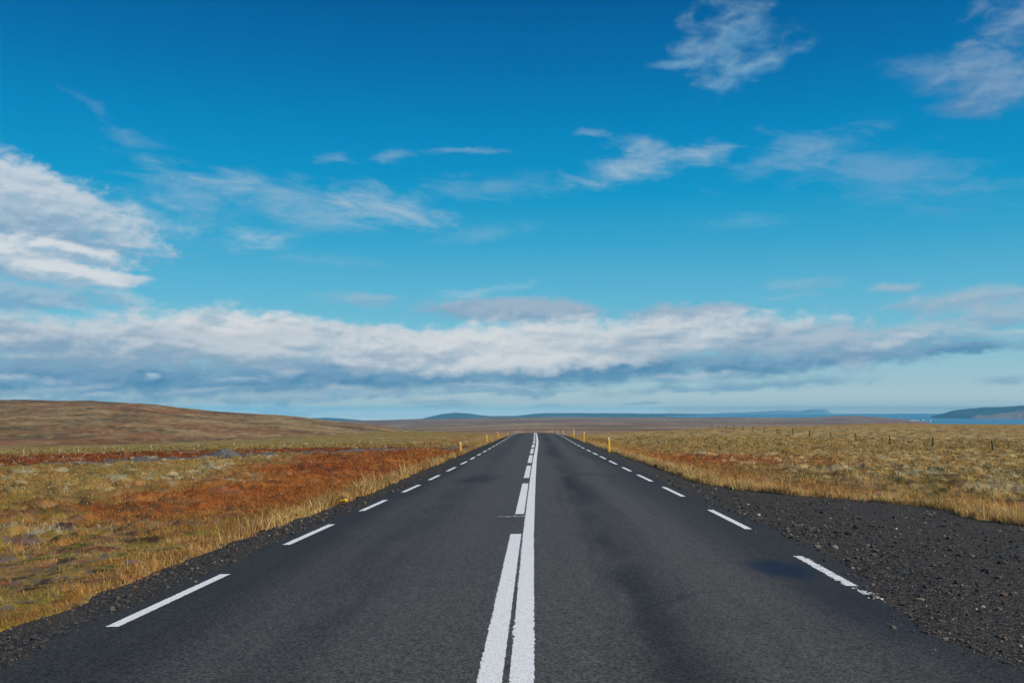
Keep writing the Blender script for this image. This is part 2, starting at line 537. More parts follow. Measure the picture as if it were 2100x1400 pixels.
def lerp(a, b, t):
    return a + (b - a) * np.asarray(t)[..., None]


TRACK = [(-3.5, 150), (-6, 122), (-11, 101), (-17.5, 89), (-25, 78), (-29, 70), (-32, 64)]


def track_dist(x, y):
    d = np.full(np.shape(x), 1e9)
    for (x0, y0), (x1, y1) in zip(TRACK[:-1], TRACK[1:]):
        vx, vy = x1 - x0, y1 - y0
        t = np.clip(((x - x0) * vx + (y - y0) * vy) / (vx * vx + vy * vy), 0, 1)
        d = np.minimum(d, np.hypot(x - x0 - t * vx, y - y0 - t * vy))
    return d


def beyond_track(x, y):
    """Positive on the far side of the left-hand track."""
    tx = tab(-x, [(3.5, 150), (6, 122), (11, 101), (17.5, 89), (25, 78), (30, 68), (36, 60), (50, 52), (100, 30)])
    return np.where(x < 0, y - tx, -50)


def zone(x, y):
    """Albedo of the vegetation at a place."""
    r = np.hypot(x, y)
    e = sedge(x, y)
    n1 = fbm(x * .11, y * .11, 1, 4)
    n2 = fbm(x * .45, y * .45, 2, 4)
    n3 = fbm(x * 1.6, y * 1.6, 3, 3)
    n4 = fbm(x * .03, y * .03, 4, 3)
    n5 = fbm(x * .8, y * .8, 8, 4)
    c = np.broadcast_to(OLIVE, x.shape + (3,)).copy()
    c = lerp(c, BUFF, ss(.42, .62, n2) * .8)
    c = lerp(c, MOSS, ss(.50, .68, n1 * .6 + n3 * .4) * .75)
    left = x < 0
    # left meadow: mossy heath near, rust fen between verge and track
    mossy = np.where(left, ss(26, 12, y) * ss(.48, .6, n5) + .5 * ss(-14, -30, x), ss(.52, .66, n1) * .6)
    c = lerp(c, MOSS * 1.15, np.clip(mossy, 0, 1) * .8)
    c = lerp(c, ORANGE, np.where(left, ss(.45, .58, n2 * .6 + n1 * .4) * ss(8, 13, y) * ss(-40, -12, x) * .45, 0))
    c = lerp(c, ORANGE * .8 + RUST * .2, np.where(left, ss(.50, .6, n5) * .3 * ss(32, 18, y), 0))
    wob = (n1 - .5) * 9 + (n2 - .5) * 4
    edge = tab(y, [(0, -5), (13, -7), (20, -9.5), (28, -12), (40, -15), (60, -18.5), (90, -17), (120, -8)])
    fen = np.where(left, ss(-2, 2.5, x - edge + wob) * ss(15, 27, y + wob), 0) * (beyond_track(x, y) < -1)
    c = lerp(c, lerp(np.broadcast_to(ORANGE * np.array([.95, .85, .8]), c.shape), RUST, ss(.38, .6, n2 * .5 + n1 * .5) * .75 * ss(18, 40, y) + .1), fen * .97)
    # beyond the track: dark red band, then pale green strip, then olive and rust heath
    b = beyond_track(x, y) + (n4 - .5) * 5 + 2.5 * ss(-18, -34, x)
    bw = tab(-x, [(0, 9), (12, 18), (30, 40), (60, 46)])
    c = lerp(c, RUST * .85, ss(1.5, 4, b) * ss(1.25, .85, b / bw) * .92)
    c = lerp(c, MOSS * 1.2 + .03, ss(1.0, 1.2, b / bw) * ss(1.9, 1.5, b / bw) * .5)
    # right heath: rust hollow, olive gold, dark green hollow
    c = lerp(c, ORANGE, np.where(~left, ss(.55, .7, n4 + (n2 - .5) * .5), 0) * .35)
    c = lerp(c, np.array([.37, .215, .066]), np.where(~left, .42, 0) * ss(400, 250, r))
    gold = np.where(~left, ss(60, 100, y), 0)
    c = lerp(c, RUST * 1.25, np.where(~left, np.exp(-(((x - 11 + wob * .3) / 6.0) ** 2 + ((y - 57) / 14) ** 2)), 0) * .95)
    c = lerp(c, OLIVE * 1.12, gold * .45)
    c = lerp(c, GREEN, np.where(~left, np.exp(-(((x - 19) / 7) ** 2 + ((y - 42 + wob * .5) / 6) ** 2)) * ss(.40, .56, n5), 0) * .85)
    c = lerp(c, PEAT, np.where(~left, np.exp(-(((x - 23) / 6) ** 2 + ((y - 47) / 7) ** 2)) * ss(.5, .6, n3), 0) * .8)
    # close to: cushions of yellow-green moss, tan tufts, bare grey-violet soil, dark holes
    hA, hB, hC, hD = (fbm(x * 2.2, y * 2.2, q, 4, .6) for q in (101, 104, 108, 112))
    cl = np.where(left, ss(36, 20, y) * (1 - .85 * fen), ss(60, 30, y) * .6)
    c = lerp(c, np.array([.225, .175, .032]), cl * ss(.50, .60, hA) * .85)
    c = lerp(c, np.array([.34, .20, .08]), cl * ss(.53, .62, hB) * .8)
    c = lerp(c, np.array([.15, .11, .10]), cl * ss(.57, .63, hC) * .85)
    c = lerp(c, np.array([.085, .09, .02]), cl * ss(.60, .66, hA * .4 + hD * .6) * .85)
    c = lerp(c, np.array([.25, .075, .025]), cl * ss(.60, .67, hB * .4 + hC * .6) * .8)
    c = lerp(c, PEAT * .7, cl * ss(.37, .31, hD) * .9)
    # pale lichen on the crowns of hummocks, peat in the hollows
    lic = ss(.60, .68, n5 * .65 + n3 * .35) * np.where(left, ss(-6.5, -10, x) * (1 - .8 * fen), ss(4, 9, e)) * ss(300, 150, r)
    c = lerp(c, LICHEN, np.clip(lic, 0, 1) * .75)
    c = lerp(c, PEAT * 1.3, ss(.37, .30, n5 * .6 + n3 * .4) * .7 * ss(200, 90, r))
    # straw along the gravel
    wv = np.where(left, .15 + .75 * n1, np.where(y < 32, 1.2 + 2.6 * n1, .7 + 1.6 * n1)) * np.where(left, .35 + .65 * ss(9, 24, y), 1)
    c = lerp(c, STRAW, ss(1.25, .45, e / wv) * (.35 + .65 * ss(.3, .5, n2)) * np.where(left, .12 + .88 * ss(11, 18, y), .9))
    c = lerp(c, ORANGE * 1.25, ss(.9, .2, np.abs(e / wv - 1.2)) * .35)
    spk = fbm(x * 1.1, y * 1.1, 131, 3, .65)
    c = lerp(c, np.array([.43, .325, .14]), np.where(~left, ss(.60, .68, spk) * ss(330, 200, r) * ss(2, 6, e), 0) * .8)
    c = lerp(c, np.array([.07, .06, .025]), np.where(~left, ss(.36, .29, spk) * ss(330, 200, r) * ss(2, 6, e), 0) * .8)
    # far plain
    f = ss(350, 900, r)
    p1 = fbm(x / 260, y / 110, 61, 4)
    p2 = fbm(x / 900, y / 260, 62, 4)
    pc = lerp(np.broadcast_to(np.array([.24, .14, .055]), c.shape), np.array([.23, .07, .035]), ss(.42, .58, p2))
    pc = lerp(pc, np.array([.33, .24, .13]), ss(.52, .66, p1) * .7)
    pc = lerp(pc, np.array([.10, .08, .035]), ss(.46, .34, p1) * .6)
    c = lerp(c, pc, f)
    c *= (.30 + 1.0 * fbm(x * 2.4, y * 2.4, 9, 3) + .42 * fbm(x * .5, y * .5, 19, 3))[..., None]
    return c


# ---------------------------------------------------------------- materials
def veg_material():
    m, g, b = material('heath_ground', .95, .1)
    co = g.coord('Object')
    n = g.noise(co, 9.0, 6, .65)
    n2 = g.noise(co, .8, 5, .6)
    f = (n * .9 + n2 * .5) * 1.42 - .02
    c = g.mix(1.0, g.attr('Col'), g.mix(g.m('MULTIPLY', f, 1.0, clamp=False), (0, 0, 0), (1.05, 1.05, 1.05)), 'MULTIPLY')
    g.put(b.inputs['Base Color'], c)
    g.put(b.inputs['Normal'], g.bump(n + n2 * .6, .7, .09))
    return m


def blade_material():
    m = bpy.data.materials.new('grass_blades')
    m.use_nodes = True
    g = G(m.node_tree)
    g.n.clear()
    out = g.n.new('ShaderNodeOutputMaterial')
    d = g.n.new('ShaderNodeBsdfDiffuse')
    t = g.n.new('ShaderNodeBsdfTranslucent')
    mx = g.n.new('ShaderNodeMixShader')
    mx.inputs[0].default_value = .35
    a = g.attr('Col')
    g.put(d.inputs['Color'], a)
    g.put(t.inputs['Color'], a)
    g.l.new(d.outputs[0], mx.inputs[1])
    g.l.new(t.outputs[0], mx.inputs[2])
    g.l.new(mx.outputs[0], out.inputs[0])
    return m


def asphalt_material():
    m, g, b = material('asphalt', .82, .28)
    co = g.coord('Object')
    x, y, z = g.sep(co)
    fine = g.noise(co, 62.0, 3, .7)
    chips = g.voro(co, 58.0, 'Color')
    cr, cg, cb = g.sep(chips)
    mid = g.noise(g.xyz(x, y * .35, 0), 1.1, 5, .6)
    mid2 = g.noise(g.xyz(x * 1.0, y * .12, 4.0), .7, 4, .55)
    streak = g.noise(g.xyz(x * 5.0, y * .10, 2.0), 1.0, 4, .6)
    wob = (mid2 - .5) * 1.1 + (mid - .5) * .35
    xx = x + wob

    def band(c, w):
        q = (xx - c) / w
        return g.m('EXPONENT', 0.0 - q * q)
    near = g.step(y, 95.0, 60.0)
    wheel = band(1.05, .46) * 1.05 + band(-1.9, .5) * .70 + band(2.55, .4) * .35 + band(-3.0, .35) * .3
    wheel = wheel * (.45 + .55 * g.step(mid + (mid2 - .5) * .8, .36, .60))
    edge = g.step(g.m('ABSOLUTE', xx), 2.1, 3.4)
    col = g.mix(cr, (.018, .017, .0155), (.155, .145, .126))
    grit = g.noise(g.xyz(x, y * .8, 1.0), 38.0, 3, .7)
    col = g.mix(g.step(fine, .38, .66) * .5, col, (.020, .020, .019))
    col = g.mix(g.step(grit, .50, .66) * .6, col, (.020, .0195, .018))
    tone = .50 + mid * .55 + streak * .55
    tone = tone * (1.0 - .64 * wheel) * (1.0 - .60 * edge)
    col = g.mix(1.0, col, g.mix(tone, (0, 0, 0), (1, 1, 1)), 'MULTIPLY')
    # dark oily patches, one of them bluish near the right edge

    def patch(px, py, rx, ry, n=1.6):
        u, v = (x - px) / rx, (y - py) / ry
        return g.step(1.0 - g.m('SQRT', u * u + v * v) + (mid - .5) * n + (streak - .5) * n * .6 + (grit - .5) * .9, -.05, .75)
    col = g.mix(patch(2.95, 12.2, .44, 1.1, 1.5) * .88, col, (.002, .010, .030))
    col = g.mix(patch(3.0, 9.6, .5, 1.9) * .5, col, (.006, .010, .020))
    col = g.mix(patch(-1.75, 30.0, .8, 3.4, 1.3) * .7, col, (.018, .019, .022))
    col = g.mix(patch(1.2, 24.5, .55, 5.0, 1.3) * .45, col, (.02, .021, .024))
    col = g.mix(patch(1.9, 33.0, 1.4, 1.3, 1.6) * .4, col, (.02, .021, .024))
    # one long slanting crack in the right lane
    cu = (x - .95) / .95
    cd = g.m('ABSOLUTE', y - 9.25 - cu * 1.25 - (mid - .5) * 2.2 - (grit - .5) * .35)
    col = g.mix(g.step(cd, .10, .01) * g.step(cu, -.35, .2) * g.step(cu, 1.2, .6) * g.step(fine, .36, .5) * .55, col, (.008, .008, .008))
    # thin cracks
    cr2 = g.voro(g.xyz(x + (mid - .5) * .8, y * .6 + (streak - .5) * .6, 0), .42, 'Distance', 'DISTANCE_TO_EDGE')
    crack = g.step(cr2, .006, .001) * g.step(mid2, .52, .6) * .5
    col = g.mix(crack, col, (.008, .008, .009))
    g.put(b.inputs['Base Color'], col)
    g.put(b.inputs['Normal'], g.bump(cr * .6 + fine, .55, .006))
    return m


def gravel_material():
    m, g, b = material('dark_gravel', .95, .15)
    co = g.coord('Object')
    v = g.voro(co, 42.0, 'Color')
    r, gg, bb = g.sep(v)
    v2 = g.voro(co, 17.0, 'Color')
    r2, g2, b2 = g.sep(v2)
    dist = g.voro(co, 42.0, 'Distance')
    big = g.noise(co, .9, 5, .6)
    col = g.ramp(r, [(0, (.014, .013, .012)), (.55, (.037, .034, .031)), (.86, (.08, .069, .058)), (1, (.24, .21, .18))])
    col = g.mix(g.step(r2, .86, .92) * g.step(g2, .3, .8), col, (.10, .078, .06))
    col = g.mix(g.step(big, .40, .66) * .5, col, (.072, .057, .042))
    g.put(b.inputs['Base Color'], col)
    n = g.noise(co, 30.0, 5, .7)
    g.put(b.inputs['Normal'], g.bump(n - dist * .8, .9, .03))
    return m


def paint_material(worn):
    m, g, b = material('worn_white_paint' if worn else 'white_road_paint', .7, .3)
    co = g.coord('Object')
    n = g.noise(co, 55.0, 4, .7)
    n2 = g.noise(co, 7.0, 4, .6)
    col = g.mix(g.step(n, .35, .6), (.60, .59, .56), (.86, .85, .81))
    col = g.mix(g.step(n * .7 + n2 * .3, .40 + (.08 if worn else 0), .30 + (.12 if worn else 0)), col, (.16, .165, .17))
    g.put(b.inputs['Base Color'], col)
    g.put(b.inputs['Normal'], g.bump(n, .5, .006))
    return m


def flat_material(name, c, var=.2, scale=8.0, rough=.8, spec=.3, bump=.3, bd=.01):
    m, g, b = material(name, rough, spec)
    co = g.coord('Object')
    n = g.noise(co, scale, 6, .65)
    lo = tuple(v * (1 - var) for v in c)
    hi_ = tuple(min(1, v * (1 + var)) for v in c)
    g.put(b.inputs['Base Color'], g.mix(g.step(n, .3, .7), lo, hi_))
    g.put(b.inputs['Normal'], g.bump(n, bump, bd))
    return m


M_veg, M_blade, M_asph, M_grav = veg_material(), blade_material(), asphalt_material(), gravel_material()
M_paint, M_worn = paint_material(False), paint_material(True)
M_yellow = flat_material('yellow_plastic', (.80, .46, .035), .12, 6, .55, .4, .05)
M_refl = flat_material('white_reflector', (.72, .62, .42), .05, 10, .4, .5, .05)
M_wood = flat_material('weathered_wood', (.055, .045, .038), .4, 14, .9, .1, .5)
M_palewood = flat_material('pale_wood', (.46, .40, .28), .25, 14, .9, .1, .5)
M_wire = flat_material('fence_wire', (.16, .15, .14), .2, 5, .6, .4, .0)
M_rock = flat_material('grey_rock', (.19, .175, .165), .45, 7, .95, .15, .9, .05)
M_brown = flat_material('brown_rock', (.22, .145, .10), .4, 8, .95, .15, .9, .04)
M_tar = flat_material('tar', (.018, .018, .02), .3, 40, .6, .4, .4)

# ---------------------------------------------------------------- ground sheet
half = math.radians(36)
azs = np.concatenate([np.linspace(-half, half, 760)[:-1], np.linspace(half, 2 * math.pi - half, 61)[:-1]]) - YAW
rad = np.concatenate([[1.2, 3.0, 5.0], np.geomspace(6.5, 15800, 720)])
Rr, Aa = np.meshgrid(rad, azs, indexing='ij')
gx, gy = Rr * np.sin(Aa), Rr * np.cos(Aa)
gz = zground(gx, gy)
gz -= ss(9300, 15800, Rr) * 120 * (1 - ss(.2, .3, gx / np.maximum(gy, 50)) * (gy > 50))
gv = np.stack([gx, gy, gz], -1).reshape(-1, 3)
gf = grid_faces(len(rad), len(azs), True)
gf = gf[:, ::-1]
ground = link('ground', gv, gf, M_veg, kind='structure')
colour(ground, zone(gx, gy).reshape(-1, 3))

# ---------------------------------------------------------------- road, shoulders, markings
ygrid = np.unique(np.concatenate([np.arange(2, 30, .12), np.arange(30, 80, .4), np.arange(80, 421, 1.0)]).round(3))


def strip_mesh(xl, xr, zf, ys, n, lift=0.0):
    t = np.linspace(0, 1, n)
    X = xl[:, None] + (xr - xl)[:, None] * t
    Y = np.repeat(ys[:, None], n, 1)
    Z = zf(X, Y) + lift
    return np.stack([X, Y, Z], -1).reshape(-1, 3), grid_faces(len(ys), n)


v, f = strip_mesh(ASPH_L(ygrid), ASPH_R(ygrid), zroad, ygrid, 41)
road = link('road', v, f, M_asph, kind='structure')
yg2 = ygrid
v, f = strip_mesh(GRAV_L(yg2) - .35, ASPH_L(yg2) + .25, lambda x, y: zgravel(x, y) - .03 * ss(0, .25, x - ASPH_L(y)) - .12 * ss(.1, .35, GRAV_L(y) - x), yg2, 26)
link('gravel_shoulder', v, f, M_grav, kind='structure')
v, f = strip_mesh(ASPH_R(yg2) - .25, GRAV_R(yg2) + .35, lambda x, y: zgravel(x, y) - .03 * ss(0, .25, ASPH_R(y) - x) - .12 * ss(.1, .35, x - GRAV_R(y)), yg2, 60)
link('gravel_layby', v, f, M_grav, kind='structure')


def marking(name, line, w, y0, y1, mat=None, lift=.004, rag=.012):
    ys = np.unique(np.concatenate([[y0, y1], ygrid[(ygrid > y0) & (ygrid < y1)], np.arange(y0, min(y1, 16), .008), np.arange(y0, min(y1, 30), .03)]))
    cx = tab(ys, line)
    amp = rag * ss(40, 12, ys)
    s0 = random.random() * 90
    xl = cx - w / 2 + amp * (fbm(ys * 21, ys * 0 + s0, 3, 4, .75) - .5) * 3.4 * (.4 + 1.2 * vnoise(ys * 2.3, ys * 0 + s0, 5))
    xr = cx + w / 2 + amp * (fbm(ys * 23, ys * 0 + s0 + 50, 7, 4, .75) - .5) * 2.4 * (.4 + 1.2 * vnoise(ys * 2.3, ys * 0 + s0 + 9, 5))
    lf = lift + .00006 * ys[:, None] * np.ones(3)
    v, f = strip_mesh(xl, xr, zroad, ys, 3)
    v[:, 2] += lf.ravel()
    return link(name, v, f, mat or M_paint, parent=road)


marking('solid_line', CENTRE, .165, 2.5, 420)
dashes = [(2.5, 15.25), (18.5, 27.5), (30.15, 38.4), (41.0, 50.2), (52.6, 61.6)]
y = 64.0
while y < 300:
    dashes.append((y, y + 9))
    y += 12
for a, b in dashes:
    marking('centre_dash', DASHED, .165, a, b)
ld = [(2.9, 5.8), (8.67, 11.63), (14.38, 17.2), (19.7, 22.47), (24.91, 27.74), (30.02, 32.69), (35.24, 38.3), (40.8, 43.7), (45.95, 48.9), (51.1, 54.2), (56.6, 60)]
y = 62.2
while y < 215:
    ld.append((y, y + 3.1))
    y += 5.5
for a, b in ld:
    marking('edge_dash', LEFT_LINE, .115, a, b, rag=.008)
rd = [(10.95, 13.34), (16.62, 20.2), (23.71, 27.1), (29.6, 33.2), (35.5, 38.5), (41.1, 44.8), (46.8, 50.6), (52.4, 56.0), (57.9, 61.7), (64.5, 68)]
y = 70.2
while y < 215:
    rd.append((y, y + 3.3))
    y += 5.9
for a, b in rd:
    marking('edge_dash', RIGHT_LINE, .12, a, b, M_worn if a < 12 else None, rag=.03 if a < 12 else .008)


def flake_mesh(cx, cy, spread_x, spread_y, n, smin, smax, sl=0.0):
    vs, fs = [], []
    for i in range(n):
        u = random.gauss(0, spread_x)
        w = random.gauss(0, spread_y)
        px, py = cx + u + sl * w, cy + w
        s = random.uniform(smin, smax)
        k0 = len(vs)
        for q in range(5):
            an = q / 5 * 2 * math.pi + random.uniform(-.4, .4)
            xx, yy = px + s * math.cos(an) * random.uniform(.6, 1), py + s * math.sin(an) * random.uniform(.7, 1.8)
            vs.append((xx, yy, float(zroad(xx, yy)) + .006))
        fs.append([k0 + q for q in range(5)])
    return vs, fs


vs, fs = flake_mesh(3.40, 10.45, .035, .22, 46, .006, .026)
link('paint_flakes', vs, fs, M_paint, parent=road, smooth=False)
vs, fs = flake_mesh(-.42, 18.05, .16, .045, 40, .008, .03)
link('paint_tick', vs, fs, M_paint, parent=road, smooth=False)
vs, fs = flake_mesh(-.48, 17.5, .12, .40, 26, .012, .035)
vs = [(x, y, z - .002) for x, y, z in vs]
link('tar_scrape', vs, fs, M_tar, parent=road, smooth=False)
vs, fs = flake_mesh(-.2, 9.2, .17, 1.8, 60, .003, .008)
link('paint_specks', vs, fs, M_paint, parent=road, smooth=False)

# gravel track across the left meadow
tx = []
pts = [Vector((x, y, 0)) for x, y in TRACK]
dense = []
for a, b in zip(pts[:-1], pts[1:]):
    nst = max(2, int((b - a).length / .8))
    dense += [a.lerp(b, i / nst) for i in range(nst)]
for _ in range(6):
    dense = [dense[0]] + [(dense[i - 1] + dense[i] * 2 + dense[i + 1]) / 4 for i in range(1, len(dense) - 1)] + [dense[-1]]
tv = []
for i, p in enumerate(dense):
    t = (dense[min(i + 1, len(dense) - 1)] - dense[max(i - 1, 0)]).normalized()
    nrm = Vector((-t.y, t.x, 0))
    wd = 2.0 + 1.2 * (float(vnoise(np.array(i * .17), np.array(2.0))) - .5)
    for s in np.linspace(-1, 1, 9):
        q = p + nrm * wd * s
        tv.append((q.x, q.y, .10 * (1 - abs(s) ** 3) - .05))
tv = np.array(tv)
tv[:, 2] += zground(tv[:, 0], tv[:, 1])
M_track = flat_material('grey_gravel', (.115, .105, .10), .4, 3.0, .95, .1, .8, .06)
link('gravel_track', tv, grid_faces(len(dense), 9), M_track, kind='structure')


# ---------------------------------------------------------------- things: helpers
def thing(name, label, cat, loc, rot=(0, 0, 0), group=None):
    o = bpy.data.objects.new(name, None)
    COL.objects.link(o)
    o.location = loc
    o.rotation_euler = rot
    o['label'] = label
    o['category'] = cat
    if group:
        o['group'] = group
    return o


def tag(o, label, cat, group=None):
    o['label'] = label
    o['category'] = cat
    if group:
        o['group'] = group
    return o


def rock_mesh(seed, sub=3, sq=(1, 1, .6), rough=.35):
    bm = bmesh.new()
    bmesh.ops.create_icosphere(bm, subdivisions=sub, radius=1)
    rs = np.random.default_rng(seed)
    dirs = [Vector(rs.normal(size=3)).normalized() for _ in range(9)]
    cut = [rs.uniform(.55, .95) for _ in dirs]
    for v in bm.verts:
        k = 1.0
        for d, c in zip(dirs, cut):
            dp = v.co.dot(d)
            if dp > c:
                k = min(k, c / dp)
        v.co = v.co * k
        v.co += v.co.normalized() * rs.normal() * .02 * rough
        v.co = Vector((v.co.x * sq[0], v.co.y * sq[1], v.co.z * sq[2]))
    return bm


def obj(name, bm, mat, parent=None, smooth=False):
    me = bpy.data.meshes.new(name)
    bm.to_mesh(me)
    bm.free()
    me.materials.append(mat)
    for p in me.polygons:
        p.use_smooth = smooth
    o = bpy.data.objects.new(name, me)
    COL.objects.link(o)
    if parent:
        o.parent = parent
    return o


# ---------------------------------------------------------------- marker posts
def post_bm():
    """Hollow-backed plastic delineator, tapered, with a slanted top."""
    bm = bmesh.new()
    prof = [(-.06, -.012), (-.045, -.030), (.045, -.030), (.06, -.012), (.06, .014), (.04, .030), (-.04, .030), (-.06, .014)]
    rings = []
    for z, k in ((-.25, 1.0), (0, 1.0), (.40, .97), (.78, .94), (.84, .93)):
        r = []
        for x, y in prof:
            zz = z + (.030 * (y / .03) if z > .8 else 0)
            r.append(bm.verts.new((x * k, y * k, zz)))
        rings.append(r)
    for a, b in zip(rings[:-1], rings[1:]):
        for i in range(8):
            bm.faces.new((a[i], a[(i + 1) % 8], b[(i + 1) % 8], b[i]))
    bm.faces.new(rings[-1])
    bmesh.ops.bevel(bm, geom=[e for e in bm.edges if e.is_boundary is False and abs(e.verts[0].co.z - e.verts[1].co.z) < .04 and e.verts[0].co.z > .8], offset=.006, segments=2, affect='EDGES')
    return bm


def plate_bm(y0, y1):
    bm = bmesh.new()
    w, z0, z1 = .030, .69, .75
    vs = [bm.verts.new((x, y, z)) for y in (y0, y1) for x, z in ((-w, z0), (w, z0), (w, z1), (-w, z1))]
    for q in ((0, 1, 2, 3), (7, 6, 5, 4), (0, 4, 5, 1), (1, 5, 6, 2), (2, 6, 7, 3), (3, 7, 4, 0)):
        bm.faces.new([vs[i] for i in q])
    bmesh.ops.bevel(bm, geom=list(bm.edges), offset=.004, segments=1, affect='EDGES')
    return bm


def cap_bm():
    bm = bmesh.new()
    prof = [(-.0575, -.012), (-.043, -.0295), (.043, -.0295), (.0575, -.012), (.0575, .0145), (.039, .0300), (-.039, .0300), (-.0575, .0145)]
    lo = [bm.verts.new((x * 1.03, y * 1.03, .822)) for x, y in prof]
    hi = [bm.verts.new((x * 1.03, y * 1.03, .846 + y)) for x, y in prof]
    for i in range(8):
        bm.faces.new((lo[i], lo[(i + 1) % 8], hi[(i + 1) % 8], hi[i]))
    bm.faces.new(hi)
    bm.faces.new(lo[::-1])
    return bm


mp = thing('marker_post', '', 'marker post', (0, 0, 0))
obj('post', post_bm(), M_yellow, mp)
obj('reflector', plate_bm(-.036, -.027), M_refl, mp)
obj('top_cap', cap_bm(), M_refl, mp)
ORD = ['nearest', 'second', 'third', 'fourth', 'fifth', 'sixth', 'seventh', 'eighth', 'ninth', 'tenth', 'eleventh', 'twelfth', 'thirteenth', 'fourteenth', 'fifteenth', 'sixteenth', 'seventeenth', 'eighteenth']


def dup(root, loc, rot, label, group):
    r = root.copy()
    COL.objects.link(r)
    r.location = loc
    r.rotation_euler = rot
    r['label'] = label
    r['group'] = group
    for ch in root.children:
        c = ch.copy()
        COL.objects.link(c)
        c.parent = r
    return r


# px, py of the foot, px, py of the top, distance
posts_l = [(945.5, 936, 907, 60), (998.5, 911.5, 892, 92), (1022, 901, 886, 121), (1042.5, 897, 887, 164), (1056.5, 0, 884, 215), (1060.5, 0, 883.5, 243), (1064.5, 0, 883.5, 270),
           (1068, 0, 884, 306), (1072, 0, 884.5, 353), (1075, 0, 885.5, 395)]
posts_r = [(1249.5, 927, 898, 61), (1197.6, 904, 885.7, 92), (1177, 896, 881, 116), (1155, 893, 882, 161), (1144, 890.5, 882.5, 200), (1134, 0, 882.5, 255), (1130, 0, 882.5, 287), (1125.5, 0, 883, 340), (1122, 0, 884, 390)]
first = True
for side, lst in (('left', posts_l), ('right', posts_r)):
    for i, (X, yb, yt, d) in enumerate(lst):
        top = at(X, yt, d)
        foot = at(X, yb, d) if yb else (top[0], top[1], top[2] - .85)
        zg = float(zground(np.array([foot[0]]), np.array([foot[1]]))[0])
        s = (top[2] - (foot[2] if yb else zg - .05)) / .85
        s = min(1.25 if yb else 1.7, max(.85, s))
        z0 = top[2] - .85 * s
        zg = float(zground(np.array([foot[0]]), np.array([foot[1]]))[0])
        lean = {('left', 0): -.05, ('left', 1): -.03, ('left', 2): -.09, ('left', 3): -.1, ('right', 1): .02}.get((side, i), random.uniform(-.03, .03))
        rot = (random.uniform(-.02, .02), lean, random.uniform(-.12, .12))
        place = 'in dry grass' if i < 3 else ('near the crest' if i < 5 else 'sunk behind the crest')
        look = 'leaning yellow marker post' if abs(lean) > .04 else 'upright yellow marker post'
        lab = f'{look} on {side} verge, {ORD[i]} from the viewer, {place}'
        grp = f'yellow marker posts along the {side} verge'
        if first:
            r = mp
            r.location, r.rotation_euler = (foot[0], d, z0), rot
            r['label'], r['group'] = lab, grp
            first = False
        else:
            r = dup(mp, (foot[0], d, z0), rot, lab, grp)
        r.scale = (1.08, 1.08, s)
        if zg < z0 - .2 and i < 5:
            print('post floats', side, i, round(z0 - zg, 2))

# fallen stub of a marker in the left verge
bm = post_bm()
st = obj('marker_stub', bm, M_yellow)
sx, sy, sz = at(711, 1032, 22.3)
st.location = (sx - .10, 22.3, float(zgravel(np.array([sx]), np.array([22.3]))[0]) + .06)
st.rotation_euler = (math.radians(75), math.radians(10), math.radians(72))
st.scale = (.95, .9, .12)
tag(st, 'short broken yellow marker stub lying in straw at left gravel edge', 'marker stub')


# ---------------------------------------------------------------- fences
def stick_bm(w, h, n=6, taper=.85, seed=0):
    bm = bmesh.new()
    rs = random.Random(seed)
    rings = []
    for z in (-.3, 0, h * .5, h * .96, h):
        k = 1 - (1 - taper) * max(0, z) / h
        if z == h:
            k *= .7
        dx, dy = rs.uniform(-.012, .012), rs.uniform(-.012, .012)
        rings.append([bm.verts.new((w * k * math.cos(i / n * 6.283) + dx, w * k * math.sin(i / n * 6.283) + dy, z)) for i in range(n)])
    for a, b in zip(rings[:-1], rings[1:]):
        for i in range(n):
            bm.faces.new((a[i], a[(i + 1) % n], b[(i + 1) % n], b[i]))
    bm.faces.new(rings[-1])
    return bm


def wire_bm(pts, r):
    bm = bmesh.new()
    prev = None
    for p in pts:
        ring = [bm.verts.new((p[0], p[1] + r * math.cos(a), p[2] + r * math.sin(a))) for a in (0, 2.1, 4.2)]
        if prev:
            for i in range(3):
                bm.faces.new((prev[i], prev[(i + 1) % 3], ring[(i + 1) % 3], ring[i]))
        prev = ring
    return bm


fr = [(2210, 946, 77), (2036, 927, 91), (1913, 921, 105), (1825, 913, 118), (1755.6, 907.6, 130.5), (1704, 902, 141.5), (1660, 898, 152.6), (1626, 893, 163), (1594, 890.5, 174), (1567, 889.5, 184),
      (1544.6, 889, 194), (1523.6, 888, 204), (1505.5, 887, 214), (1489, 886, 224), (1474, 885, 236), (1460, 884.5, 248)]
FT = [918, 902.7, 895.4, 891, 888, 885.5, 881.5, 880.8, 880, 879.5, 879, 878.5, 878, 877.5, 877, 877]
fence = thing('wire_fence', 'wire fence of dark wooden posts crossing the heath right of the road', 'fence', at(2036, 927, 91))
base = Vector(fence.location)
feet = []
src = None
for i, (X, Yb, d) in enumerate(fr):
    x, yy, z = at(X, Yb, d)
    zg = float(zground(np.array([x]), np.array([yy]))[0])
    feet.append((x, yy, zg))
    if i % 4 == 0 or src is None:
        src = obj('fence_post', stick_bm(.062, 1.15, seed=i), M_wood, fence)
        p = src
    else:
        p = src.copy()
        COL.objects.link(p)
        p.parent = fence
    p.location = Vector((x, yy, zg)) - base
    p.rotation_euler = (random.uniform(-.04, .04), random.uniform(-.06, .06), random.uniform(0, 6))
    ztop = at(X, FT[i], d)[2]
    p.scale = (1.15, 1.15, min(1.7, max(.8, (ztop - zg) / 1.15)))
for h in (.35, .7, 1.0):
    obj('wire', wire_bm([Vector(q) + Vector((0, 0, h)) - base for q in feet], .007), M_wire, fence)

